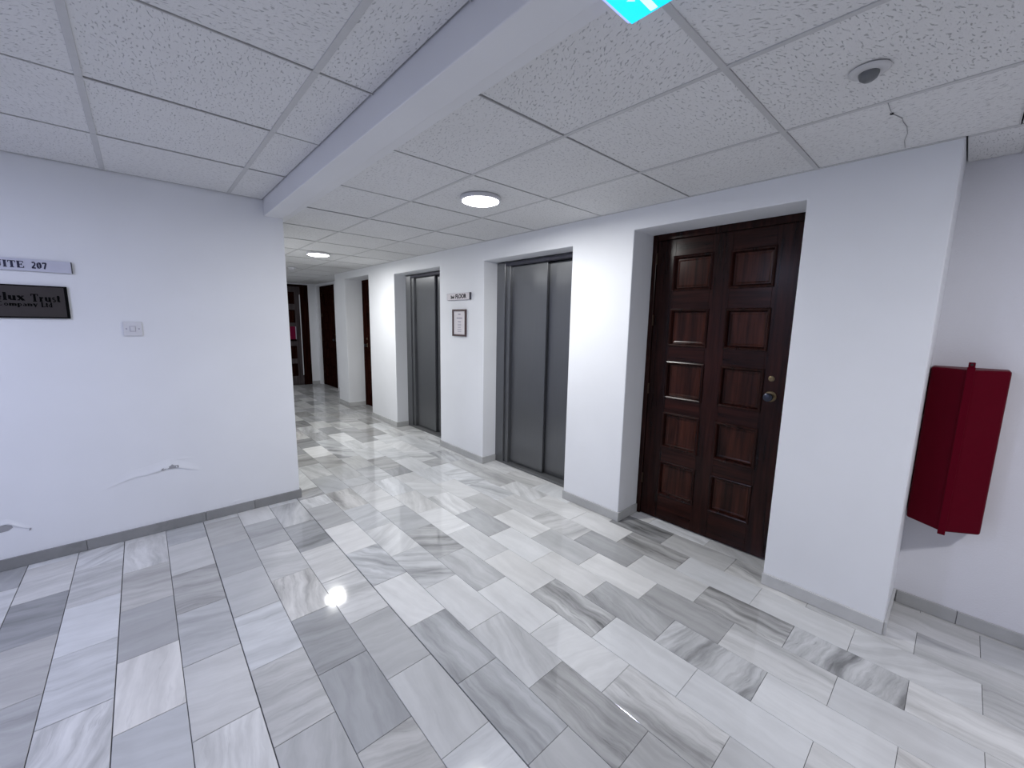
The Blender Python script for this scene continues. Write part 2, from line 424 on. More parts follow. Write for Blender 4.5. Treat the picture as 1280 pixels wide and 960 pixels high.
vis = sorted([s for s in slabs if visible(s)], key=proj_area, reverse=True)
near = set(vis[:300])
cache = {}
def slab_mesh(dx, dy):
    key = (round(dx, 3), round(dy, 3))
    if key not in cache:
        bm = bmesh.new(); add_box(bm, (-dx / 2, -dy / 2, -0.012), (dx / 2, dy / 2, 0.0))
        es = [e for e in bm.edges if all(v.co.z > -0.001 for v in e.verts)]
        bmesh.ops.bevel(bm, geom=es, offset=0.0012, segments=1, affect='EDGES')
        cache[key] = finish(bm, 'slab')
        cache[key].materials.append(M['tile'])
    return cache[key]
def gaps(k):
    """joint widths on the low-x and high-x side of a row"""
    g = {-8: 0.003, -7: 0.003, -6: 0.003, -5: 0.004, -4: 0.003, -3: 0.004, -2: 0.002, -1: 0.002, 0: 0.0045, 1: 0.0014}
    return g.get(k, 0.0012), g.get(k + 1, 0.0012)
bmf = bmesh.new(); lay = bmf.loops.layers.float_color.new('slab')
for s in slabs:
    k, j, xa, xb, a, b = s
    gl, gr = gaps(k)
    rr = random.Random(k * 977 + j)
    gy = 0.0014 if k >= 0 else 0.002
    xa2, xb2, a2, b2 = xa + gl / 2, xb - gr / 2, a + gy / 2, b - gy / 2
    if a == YJ: a2 += 0.0022
    if b == YJ: b2 -= 0.0022
    cx, cy = (xa2 + xb2) / 2, (a2 + b2) / 2
    pr = slab_props(k, j)
    z = rr.uniform(-0.0006, 0.0)
    if s in near:
        o = link('marble_slab', slab_mesh(xb2 - xa2, b2 - a2), None, floor, (cx, cy, z - 0.0003),
                 (R(rr.gauss(0, 0.035)), R(rr.gauss(0, 0.045)), 0))
        o.color = pr
    else:
        vs_ = len(bmf.faces)
        add_box(bmf, (xa2, a2, -0.012), (xb2, b2, z - 0.0003))
        bmf.faces.ensure_lookup_table()
        for f in bmf.faces[vs_:]:
            for lp in f.loops: lp[lay] = pr
far = link('distant_slabs', finish(bmf, 'distant_slabs'), M['tile_far'], floor)
tag(far, kind='stuff')

# ------------------------------------------------------------------ skirting of grey marble
SK_H, SK_T = 0.070, 0.012
def skirting(name, label, runs, tone=0.42):
    """runs: list of (x0,y0,x1,y1) wall-face boxes already thickened"""
    root = empty(name)
    tag(root, label, 'skirting', kind='structure')
    for i, (x0, y0, x1, y1) in enumerate(runs):
        cx, cy = (x0 + x1) / 2, (y0 + y1) / 2
        dx, dy = abs(x1 - x0), abs(y1 - y0)
        me = box_me('skirting_piece', (-dx / 2, -dy / 2, 0.0), (dx / 2, dy / 2, SK_H), 0.0018, 2)
        o = link('skirting_piece', me, M['tile'], root, (cx, cy, 0.0005))
        rr = random.Random(i * 7 + len(name))
        o.color = (tone * rr.uniform(0.88, 1.1), 0.0 if dx > dy else 0.5, 0.3, 0.35)
T = SK_T
yl = YL
js = [XWIN + 0.02, -4.3, -3.65, -2.986, -2.368, -2.055, XC + T]
skirting('baseboard_left', 'dark grey marble skirting along the suite wall',
         [(a + 0.001, yl - T, b - 0.001, yl) for a, b in zip(js, js[1:])] + [(XC, yl + 0.0015, XC + T, 6.2), (XC, 6.203, XC + T, YEND - 0.002)], 0.30)
g = 0.002
rr_ = []
rr_.append((-T, YPIER, 0, DOOR1[0] + g)); rr_.append((0.0, YPIER - T, XRED - 0.001, YPIER))
rr_.append((0, DOOR1[1] - T, DOOR1[3] - 0.002, DOOR1[1])); rr_.append((-T, DOOR1[1] - T, -g / 2, LIFT1[0] + g))
rr_.append((0, LIFT1[1] - T, LIFT1[3] - 0.002, LIFT1[1])); rr_.append((-T, LIFT1[1] - T, -g / 2, 3.722)); rr_.append((-T, 3.724, 0, LIFT2[0] + g))
rr_.append((0, LIFT2[1] - T, LIFT2[3] - 0.002, LIFT2[1])); rr_.append((-T, LIFT2[1] - T, -g / 2, DOOR2[0] + g))
rr_.append((0, DOOR2[1] - T, DOOR2[3] - 0.002, DOOR2[1])); rr_.append((-T, DOOR2[1] - T, -g / 2, YPIER5 + g))
skirting('baseboard_right', 'pale grey marble skirting along the lift wall', rr_, 0.56)
js = [YPIER - T - 0.001, -0.143, -0.80, -1.45, YBACK + 0.01]
skirting('baseboard_red_box', 'grey marble skirting under the red box',
         [(XRED - T, b + 0.0012, XRED, a - 0.0012) for a, b in zip(js, js[1:])], 0.46)
skirting('baseboard_end', 'grey marble skirting at the corridor end',
         [(EDX1 + 0.002, YEND - T, XFAR, YEND), (XC + T + 0.002, YEND - T, EDX0 - 0.002, YEND), (XFAR - T, YPIER5 + 0.01, XFAR, DOOR3[0] - 0.085)], 0.55)

# ------------------------------------------------------------------ suspended ceiling
ceil = link('ceiling', boxes_me('ceiling', [((XC, YBACK, 2.40), (0.60, YEND + 0.3, 2.44)), ((XWIN, YBACK, 2.44), (XC, YL, 2.48))]), M['plenum'])
tag(ceil, 'suspended ceiling of fissured white tiles', 'ceiling', kind='structure')
ccache = {}
def ctile(x0, x1, y0, y1, z, bevel=0.0015):
    dx, dy = round(x1 - x0, 3), round(y1 - y0, 3)
    key = (dx, dy)
    if key not in ccache:
        ccache[key] = box_me('ceiling_tile', (-dx / 2, -dy / 2, 0), (dx / 2, dy / 2, 0.016), 0.0015, 1)
        ccache[key].materials.append(M['ctile'])
    rr = random.Random(int(x0 * 1000) * 7 + int(y0 * 1000))
    return link('ceiling_tile', ccache[key], None, ceil, ((x0 + x1) / 2, (y0 + y1) / 2, z + rr.uniform(0, 0.0015)),
                (R(rr.gauss(0, 0.10)), R(rr.gauss(0, 0.08)), 0))
YG = [-2.66, -2.005, -1.35, -0.695, -0.04, 0.605, 1.26, 1.915, 2.61, 3.285, 3.95, 4.61, 5.27, 5.93, 6.59, 7.25, 7.91, 8.57, 9.23, 9.89]
XG = [0.0, -0.585, -1.19]
def bay(xs, ys, zc, x_hi, x_lo):
    """xs: y-direction bars, ys: x-direction bars"""
    for i, y in enumerate(ys):
        wide = 0.020 if abs(y - 0.605) < 0.01 else 0.0045
        link('ceiling_bar', box_me('ceiling_bar', (x_lo, y - wide / 2, zc), (x_hi, y + wide / 2, zc + 0.006), 0.0008, 1), M['tbar'], ceil)
HB = 0.009
def fill(zc, xcols, ys, yfirst, ylast):
    edges = sorted([yfirst] + [y for y in ys if yfirst < y < ylast] + [ylast])
    for (xa, xb) in xcols:
        for a, b in zip(edges, edges[1:]):
            if b - a < 0.05: continue
            rr = random.Random(int(xa * 997) + int(a * 1009))
            ga = rr.choice((0.001, 0.002, 0.003, 0.0045, 0.006)) + 0.0045
            gb = rr.choice((0.0, 0.0, 0.001)) + 0.0005
            ctile(xa + 0.002, xb - 0.002, a + gb, b - ga, zc + 0.003)
# lift side and corridor
xr = [(-1.655, -1.19 - 0.004), (-1.19 + 0.004, -0.585 - 0.004), (-0.585 + 0.004, -0.004)]
fill(H, xr, YG, YBACK, YEND)
fill(H, [(0.004, XRED - 0.004)], [y - 0.03 for y in YG], YBACK, YPIER - 0.0)
fill(H, [(0.004, XFAR - 0.004)], YG, YPIER5 + 0.01, YEND - 0.01)
bay(None, [y for y in YG], H, -0.001, -1.66)
bay(None, [y - 0.03 for y in YG if y < 0.1], H, XRED - 0.002, 0.001)
for x in (-0.585, -1.19):
    link('ceiling_bar', box_me('ceiling_bar', (x - HB, YBACK, H + 0.0008), (x + HB, YEND, H + 0.0068), 0.0008, 1), M['tbar'], ceil)
link('ceiling_bar', box_me('ceiling_bar', (-0.010, YBACK, H + 0.001), (0.010, YPIER - 0.01, H + 0.006), 0.0008, 1), M['tbar'], ceil)
link('ceiling_bar', box_me('ceiling_bar', (-0.016, YPIER + 0.002, H + 0.0008), (-0.0005, YPIER5, H + 0.0068)), M['tbar'], ceil)
# flush plaster strip beside the beam
link('plaster_strip', box_me('plaster_strip', (-1.735, YBACK, H - 0.001), (-1.655, YEND, H + 0.02)), M['soffit'], ceil)
# left part of the lobby, a little higher
YGL = [3.643 - 0.0, 2.97, 2.32, 1.675, 1.025, 0.375, -0.275, -0.925, -1.575, -2.225, -2.875]
cols = [(-2.065 + 0.004, -1.857), (-2.70 + 0.004, -2.065 - 0.004), (-3.335 + 0.004, -2.70 - 0.004), (-3.97 + 0.004, -3.335 - 0.004), (-4.605 + 0.004, -3.97 - 0.004), (XWIN, -4.605 - 0.004)]
fill(HL, cols, YGL, YBACK, YL - 0.008)
bay(None, YGL[1:], HL, -1.854, XWIN)
for x in (-2.065, -2.70, -3.335, -3.97, -4.605):
    link('ceiling_bar', box_me('ceiling_bar', (x - 0.0115, YBACK, HL + 0.0008), (x + 0.0115, YL - 0.001, HL + 0.0068), 0.0008, 1), M['tbar'], ceil)
link('ceiling_bar', box_me('ceiling_bar', (XWIN, YL - 0.016, HL + 0.0008), (-1.853, YL - 0.007, HL + 0.0068)), M['tbar'], ceil)
# dropped beam
beam = link('trim_1', box_me('trim_1', (-1.852, YBACK, 2.262), (-1.732, YL, 2.43), 0.004, 2), M['soffit'])
tag(beam, 'white dropped beam running along the ceiling to the suite wall corner', 'beam', kind='structure')
# crack and hole in one tile
pts = [(-0.581, 0.286), (-0.512, 0.286), (-0.463, 0.285), (-0.426, 0.273), (-0.39, 0.263), (-0.351, 0.263), (-0.291, 0.257), (-0.209, 0.261), (-0.131, 0.276), (-0.037, 0.281)]
bm = bmesh.new()
for (x0, y0), (x1, y1) in zip(pts, pts[1:]):
    w = 0.0006
    vs4 = [bm.verts.new((x, y, H + 0.0012)) for x, y in ((x0, y0 - w), (x0, y0 + w), (x1, y1 + w), (x1, y1 - w))]
    vb4 = [bm.verts.new((v.co.x, v.co.y, H + 0.006)) for v in vs4]
    bm.faces.new(vs4); bm.faces.new(vb4[::-1])
    for i in range(4): bm.faces.new((vs4[i], vs4[(i + 1) % 4], vb4[(i + 1) % 4], vb4[i]))
link('tile_crack', finish(bm, 'tile_crack'), mat_plain('crack', (0.38, 0.38, 0.39), 0.9), ceil)
bm = bmesh.new(); add_lathe(bm, [(0, 0), (0.006, 0), (0.0045, 0.006), (0, 0.006)], 10, lambda p: (p[0] * 1.3 - 0.463, p[1] + 0.285, p[2] + H + 0.0008))
link('tile_hole', finish(bm, 'tile_hole'), M['black'], ceil)

# ------------------------------------------------------------------ round ceiling lamps
def ceiling_lamp(x, y, z, label, power=25.0, col=(0.95, 0.97, 1.0), mat='lens'):
    t = empty('ceiling_lamp', (x, y, z))
    tag(t, label, 'lamp', 'round ceiling lamps')
    bm = bmesh.new(); add_lathe(bm, [(0, 0), (0.128, 0), (0.130, -0.004), (0.130, -0.020), (0.124, -0.024), (0.119, -0.024), (0.119, -0.012), (0, -0.012)], 48)
    link('lamp_rim', finish(bm, 'lamp_rim', smooth=True), M['white_plastic'], t)
    bm = bmesh.new(); add_lathe(bm, [(0.118, -0.014), (0.118, -0.024), (0.100, -0.031), (0.06, -0.035), (0, -0.036)], 48)
    link('lamp_lens', finish(bm, 'lamp_lens', smooth=True), M[mat], t)
    ld = bpy.data.lights.new('lamp_light', 'AREA'); ld.shape = 'DISK'; ld.size = 0.19; ld.energy = power; ld.color = col
    lo = bpy.data.objects.new('lamp_light', ld); C.objects.link(lo); lo.parent = t; lo.location = (0, 0, -0.040)
    return t
ceiling_lamp(-0.915, 2.20, H, 'round glowing ceiling lamp in front of the nearer lift', 26.0, (1.0, 1.0, 0.97))
ceiling_lamp(-0.945, 5.35, H, 'round glowing ceiling lamp farther down the corridor', 27.5, (1.0, 1.0, 0.97))
ceiling_lamp(-0.875, 8.90, H, 'round ceiling lamp at the dark corridor end', 8.0)
ceiling_lamp(-4.05, 2.00, HL, 'round cool ceiling lamp over the left part of the lobby', 32.0, (0.64, 0.69, 1.0))
ceiling_lamp(-1.15, -1.15, H, 'round ceiling lamp over the lobby behind the viewer', 27.0, (0.97, 0.96, 1.0))

# ------------------------------------------------------------------ panelled doors
ROWS = [(0.215, 0.465), (0.595, 0.848), (0.975, 1.233), (1.363, 1.612), (1.757, 1.985)]
def panel_door(name, loc, rz, w, hh, label, knob=True, panel_mat='panel', rail_mat=None, jamb=0.035, arch=0.0, side=1, frame_mat='wood'):
    """front plane of the frame at local y=0, facing -y; x runs 0..w from left to right"""
    t = empty(name, loc, rz)
    tag(t, label, 'door', kind='structure')
    sc = hh / 2.157
    j = jamb
    fr = [((0, 0, 0), (j, 0.09, hh)), ((w - j, 0, 0), (w, 0.09, hh)), ((j, 0, hh - 0.045), (w - j, 0.09, hh))]
    if arch > 0:
        fr += [((-arch, -0.018, 0), (0.012, 0.0, hh + 0.0)), ((w - 0.012, -0.018, 0), (w + arch, 0.0, hh)), ((0.012, -0.018, hh - 0.075), (w - 0.012, 0.0, hh))]
    link('door_frame', boxes_me('door_frame', fr, 0.003), M[frame_mat], t)
    lx0, lx1 = j + 0.003, w - j - 0.003
    yf = 0.012
    leaf = empty('door_leaf', (0, 0, 0), 0, t)
    u = (lx1 - lx0) / 0.915
    cols = [(lx0 + 0.137 * u, lx0 + 0.392 * u), (lx0 + 0.517 * u, lx0 + 0.762 * u)]
    rows = [(a * sc, b * sc) for a, b in ROWS]
    zt = hh - 0.048
    rm = M['wood_x'] if not rail_mat else rail_mat
    sm = M['wood'] if not rail_mat else rail_mat
    xs = [lx0, cols[0][0], cols[0][1], cols[1][0], cols[1][1], lx1]
    for a, b in ((xs[0], xs[1]), (xs[2], xs[3]), (xs[4], xs[5])):
        link('stile', box_me('stile', (a, yf, 0.008), (b, yf + 0.04, zt), 0.001, 1), sm, leaf)
    zs = [0.008] + [v for r_ in rows for v in r_] + [zt]
    for a, b in cols:
        for z0, z1 in zip(zs[0::2], zs[1::2]):
            link('rail', box_me('rail', (a, yf, z0), (b, yf + 0.04, z1), 0.001, 1), rm, leaf)
    for a, b in cols:
        for z0, z1 in rows:
            # recessed panel with a sloping raised border
            bm = bmesh.new()
            prof = [(0.0, 0.030), (0.0, 0.016), (0.022, 0.016), (0.030, 0.019), (0.030, 0.019)]
            loops = []
            for inset, y in prof[:4]:
                loops.append([bm.verts.new((x, yf + y, z)) for x, z in ((a + inset, z0 + inset), (b - inset, z0 + inset), (b - inset, z1 - inset), (a + inset, z1 - inset))])
            for p, q in zip(loops, loops[1:]):
                for i in range(4): bm.faces.new((p[i], p[(i + 1) % 4], q[(i + 1) % 4], q[i]))
            bm.faces.new(loops[-1]); bm.faces.new(loops[0][::-1])
            link('panel', finish(bm, 'panel'), M[panel_mat], leaf)
            # bolection moulding round it
            bm = bmesh.new()
            mp = [(-0.011, 0.000), (-0.009, -0.007), (-0.002, -0.010), (0.006, -0.006), (0.012, 0.006), (0.015, 0.016)]
            loops = []
            for inset, y in mp:
                loops.append([bm.verts.new((x, yf + y, z)) for x, z in ((a + inset, z0 + inset), (b - inset, z0 + inset), (b - inset, z1 - inset), (a + inset, z1 - inset))])
            for p, q in zip(loops, loops[1:]):
                for i in range(4): bm.faces.new((p[i], p[(i + 1) % 4], q[(i + 1) % 4], q[i]))
            link('moulding', finish(bm, 'moulding', smooth=False), M[frame_mat], leaf)
    # hinges
    hx = lx0 - 0.002 if side > 0 else lx1 + 0.002
    for z in (0.30, 1.02, 1.54, 1.99):
        bm = bmesh.new(); add_lathe(bm, [(0, -0.04), (0.005, -0.04), (0.006, -0.036), (0.006, 0.036), (0.005, 0.04), (0, 0.04)], 12, lambda p: (hx + p[0], yf - 0.006 + p[1], z * sc + p[2]))
        link('hinge', finish(bm, 'hinge', smooth=True), M['hinge'], t)
    if knob:
        kx = (lx1 - 0.10 if side > 0 else lx0 + 0.10)
        kz = 1.075
        mm = lambda p: (kx + p[0], yf - p[2], kz + p[1])
        bm = bmesh.new(); add_lathe(bm, [(0, 0), (0.034, 0), (0.034, 0.003), (0.030, 0.007), (0.014, 0.009), (0.0, 0.009)], 28, mm)
        rose = link('knob_rose', finish(bm, 'knob_rose', smooth=True), M['brass'], t)
        bm = bmesh.new(); add_lathe(bm, [(0.010, 0.008), (0.010, 0.026), (0.020, 0.034), (0.0265, 0.046), (0.025, 0.056), (0.017, 0.061), (0.0, 0.062)], 28, mm)
        link('knob', finish(bm, 'knob', smooth=True), M['darkmetal'], t)
        mm2 = lambda p: (kx - 0.003 + p[0], yf - p[2], kz + 0.112 + p[1])
        bm = bmesh.new(); add_lathe(bm, [(0, 0), (0.017, 0), (0.017, 0.006), (0.012, 0.009), (0.007, 0.009), (0.006, 0.005), (0, 0.005)], 24, mm2)
        link('lock_cylinder', finish(bm, 'lock_cylinder', smooth=True), M['brass'], t)
    return t
RZ = R(-90)
panel_door('door_1', (DOOR1[3], DOOR1[1], 0), RZ, DOOR1[1] - DOOR1[0], DOOR1[2], 'dark mahogany ten-panel door nearest the red box')
panel_door('door_2', (DOOR2[3], DOOR2[1], 0), RZ, DOOR2[1] - DOOR2[0], DOOR2[2], 'dark mahogany panel door with a brass knob beyond the farther lift', side=-1, rail_mat=M['dull'], panel_mat='dull_panel', frame_mat='dull')
panel_door('door_3', (XFAR + 0.05, DOOR3[1], 0), RZ, DOOR3[1] - DOOR3[0], DOOR3[2], 'dark brown door on the right just before the corridor end', arch=0.0, jamb=0.08, rail_mat=M['dull_panel'], panel_mat='dull_panel', frame_mat='dull_panel')
greyrail = mat_wood('reflection_grey_rail', (0.045, 0.036, 0.038), (0.10, 0.083, 0.088), rough=0.6, spec=0.1)  # grey of reflections on the end door, put into the rail colour
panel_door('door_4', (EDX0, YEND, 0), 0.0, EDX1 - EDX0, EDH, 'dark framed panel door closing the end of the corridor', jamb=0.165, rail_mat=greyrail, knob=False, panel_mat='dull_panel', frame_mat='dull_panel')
# pale metal strip on the end door's meeting edge
d4 = bpy.data.objects['door_4']
link('edge_strip', box_me('edge_strip', (0.935, -0.006, 0.23), (0.952, 0.004, 2.05), 0.002, 1), M['white_plastic'], d4)

# ------------------------------------------------------------------ lifts
def lift(label, y0, y1, hh, depth):
    w = y1 - y0
    t = empty('lift_entrance', (depth, y1, 0), RZ)
    tag(t, label, 'lift', 'lift entrances')
    s = M['steel']; f = M['steel_frame']
    top = hh - 0.012
    JW = 0.125
    link('jamb', box_me('jamb', (0.0, 0.0, 0.0), (JW, 0.06, top), 0.002, 1), f, t)
    link('jamb', box_me('jamb', (w - JW, 0.0, 0.0), (w, 0.06, top), 0.002, 1), f, t)
    link('jamb_return', box_me('jamb_return', (JW, 0.022, 0.02), (JW + 0.055, 0.085, top - 0.03), 0.002, 1), f, t)
    link('header', box_me('header', (JW, 0.004, top - 0.034), (w - JW, 0.06, top), 0.002, 1), M['sign_dark'], t)  # dark colour stands in for the shadow on the steel lintel
    link('sill', box_me('sill', (JW, 0.0, 0.0), (w - JW, 0.14, 0.020), 0.002, 1), M['sill'], t)
    mid = w - (0.665)
    link('door_panel', box_me('door_panel', (JW + 0.048, 0.060, 0.024), (0.655, 0.088, top - 0.035), 0.003, 2), s, t)
    link('door_panel', box_me('door_panel', (0.640, 0.098, 0.024), (w - 0.05, 0.124, top - 0.035), 0.003, 2), s, t)
    link('door_gap', box_me('door_gap', (JW, 0.128, 0.02), (w - JW + 0.02, 0.14, top)), M['black'], t)
    return t
lift('brushed steel two-panel lift door nearer the viewer', *LIFT1)
lift('brushed steel two-panel lift door farther down, left of the notice', *LIFT2)
# dark shaft behind the recess so that nothing shows through the gaps
# ------------------------------------------------------------------ red box on the set-back wall
t = empty('red_wall_box', (XRED, -0.032, 0.535))
tag(t, 'crimson plastic box with a vertical ridge mounted on the set-back wall', 'box')
hw, dS, dR, hz = 0.128, 0.12, 0.205, 0.79
poly = [(0.0, -hw), (0.0, hw), (-dS, hw), (-dR, 0.008), (-dR, -0.012), (-dS, -hw)]
bm = bmesh.new(); add_prism(bm, poly, 0.0, hz)
link('casing', finish(bm, 'casing', 0.010, 3, angle=20), M['red'], t)
bm = bmesh.new()
add_prism(bm, [(-dR + 0.03, 0.010), (-dR - 0.006, 0.010), (-dR - 0.006, -0.016), (-dR + 0.03, -0.016)], -0.014, hz + 0.012)
ridge = link('ridge', finish(bm, 'ridge', 0.002, 2), M['red'], t)
clasp = link('clasp', box_me('clasp', (-dR - 0.004, -0.014, hz + 0.012), (-dR + 0.03, 0.008, hz + 0.034), 0.003, 2), M['red'], ridge)
bm = bmesh.new(); add_lathe(bm, [(0, 0), (0.005, 0), (0.005, 0.003), (0, 0.003)], 12, lambda p: (-dR - 0.004 - p[2], -0.003 + p[0], hz + 0.024 + p[1]))
link('clasp_pin', finish(bm, 'clasp_pin'), M['black'], ridge)

# ------------------------------------------------------------------ detectors
t = empty('motion_detector', (-0.865, 0.300, H))
tag(t, 'white recessed ceiling detector with a grey dome', 'detector')
bm = bmesh.new(); add_lathe(bm, [(0, 0), (0.052, 0), (0.051, -0.003), (0.046, -0.007), (0.034, -0.008), (0, -0.008)], 40)
link('detector_ring', finish(bm, 'detector_ring', smooth=True), M['grid_grey'], t)
bm = bmesh.new(); add_lathe(bm, [(0.026, -0.007), (0.026, -0.013), (0.022, -0.024), (0.013, -0.031), (0, -0.033)], 32)
link('dome', finish(bm, 'dome', smooth=True), M['grey_dome'], t)
t = empty('smoke_detector', (-0.796, 7.095, H))
tag(t, 'small white smoke detector on the ceiling far down the corridor', 'detector')
bm = bmesh.new(); add_lathe(bm, [(0, 0), (0.055, 0), (0.055, -0.012), (0.048, -0.022), (0, -0.022)], 32)
link('detector_base', finish(bm, 'detector_base', smooth=True), M['white_plastic'], t)
bm = bmesh.new(); add_lathe(bm, [(0.040, -0.022), (0.040, -0.040), (0.030, -0.048), (0, -0.050)], 32)
link('detector_head', finish(bm, 'detector_head', smooth=True), M['white_plastic'], t)

# ------------------------------------------------------------------ exit light under the ceiling
t = empty('exit_light', (-1.628, 0.662, H))
tag(t, 'glowing cyan emergency exit light under the ceiling at the top edge', 'exit light')
ez = -0.046
link('housing', box_me('housing', (-0.16, -0.36, -0.034), (0.0, 0.0, 0.0), 0.006, 2), M['white_plastic'], t)
link('rim', box_me('rim', (-0.158, -0.358, -0.042), (-0.001, 0.006, -0.034), 0.002, 1), M['exit_rim'], t)
link('legend_face', box_me('legend_face', (-0.152, -0.352, ez), (0.002, -0.003, -0.042), 0.002, 1), M['cyan'], t)
link('arrow_bar', box_me('arrow_bar', (-0.135, -0.078, ez - 0.0008), (-0.006, -0.060, ez + 0.001)), M['exit_white'], t)
bm = bmesh.new(); add_prism(bm, [(-0.125, -0.050), (-0.108, -0.040), (-0.074, -0.045), (-0.074, -0.036), (-0.060, -0.050), (-0.074, -0.058), (-0.076, -0.052), (-0.110, -0.050)], ez - 0.0008, ez + 0.001)
link('arrow_mark', finish(bm, 'arrow_mark'), M['exit_white'], t)

# ------------------------------------------------------------------ lettering
def stroke_poly(bm, a, b, w, m, d):
    a = Vector(a); b = Vector(b); u = (b - a)
    if u.length < 1e-9: return
    n = Vector((-u.y, u.x)).normalized() * w / 2
    add_prism(bm, [tuple(a + n), tuple(a - n), tuple(b - n), tuple(b + n)][::-1], 0, d, m)
TH, TN = 0.27, 0.10          # thick and thin strokes of a bold old-style face, cap height 1
def arc(cx, cy, rx, ry, a0, a1, n=9): return [(cx + rx * math.cos(R(a0 + (a1 - a0) * i / n)), cy + ry * math.sin(R(a0 + (a1 - a0) * i / n))) for i in range(n + 1)]
def serif(x, y, w=0.40): return [((x - w / 2, y), (x + w / 2, y), TN)]
G = {}
G['I'] = (0.46, [((0.23, 0), (0.23, 1), TH)] + serif(0.23, 0.04) + serif(0.23, 0.96))
G['T'] = (0.86, [((0.43, 0), (0.43, 1), TH), ((0.04, 0.96), (0.82, 0.96), TN), ((0.07, 0.72), (0.07, 0.96), TN), ((0.79, 0.72), (0.79, 0.96), TN)] + serif(0.43, 0.04, 0.44))
G['E'] = (0.82, [((0.20, 0), (0.20, 1), TH), ((0.04, 0.96), (0.72, 0.96), TN), ((0.04, 0.04), (0.76, 0.04), TN), ((0.2, 0.51), (0.55, 0.51), TN), ((0.70, 0.74), (0.70, 0.96), TN), ((0.74, 0.04), (0.74, 0.28), TN), ((0.54, 0.38), (0.54, 0.64), TN)])
G['U'] = (0.90, [((0.20, 0.32), (0.20, 1), TH), ((0.72, 0.32), (0.72, 1), TN)] + serif(0.20, 0.96) + serif(0.72, 0.96, 0.34) + [(p, q, 0.13) for p, q in zip(arc(0.46, 0.32, 0.26, 0.27, 180, 360), arc(0.46, 0.32, 0.26, 0.27, 180, 360)[1:])])
s_ = arc(0.32, 0.74, 0.20, 0.21, 40, 270, 8) + arc(0.32, 0.28, 0.22, 0.25, 90, -140, 8)
G['S'] = (0.66, [(p, q, 0.20) for p, q in zip(s_, s_[1:])])
t2 = arc(0.30, 0.70, 0.19, 0.25, 150, -40, 8) + [(0.08, 0.08)]
G['2'] = (0.62, [(p, q, 0.20) for p, q in zip(t2, t2[1:])] + [((0.06, 0.09), (0.56, 0.09), 0.19)])
o_ = arc(0.31, 0.5, 0.20, 0.44, 0, 360, 16)
G['0'] = (0.64, [(p, q, TH if abs(p[0] - 0.31) > 0.12 else TN) for p, q in zip(o_, o_[1:])])
G['7'] = (0.60, [((0.06, 0.90), (0.56, 0.90), 0.20), ((0.52, 0.90), (0.24, 0.0), 0.22), ((0.08, 0.74), (0.08, 0.95), TN)])
XH = 0.62
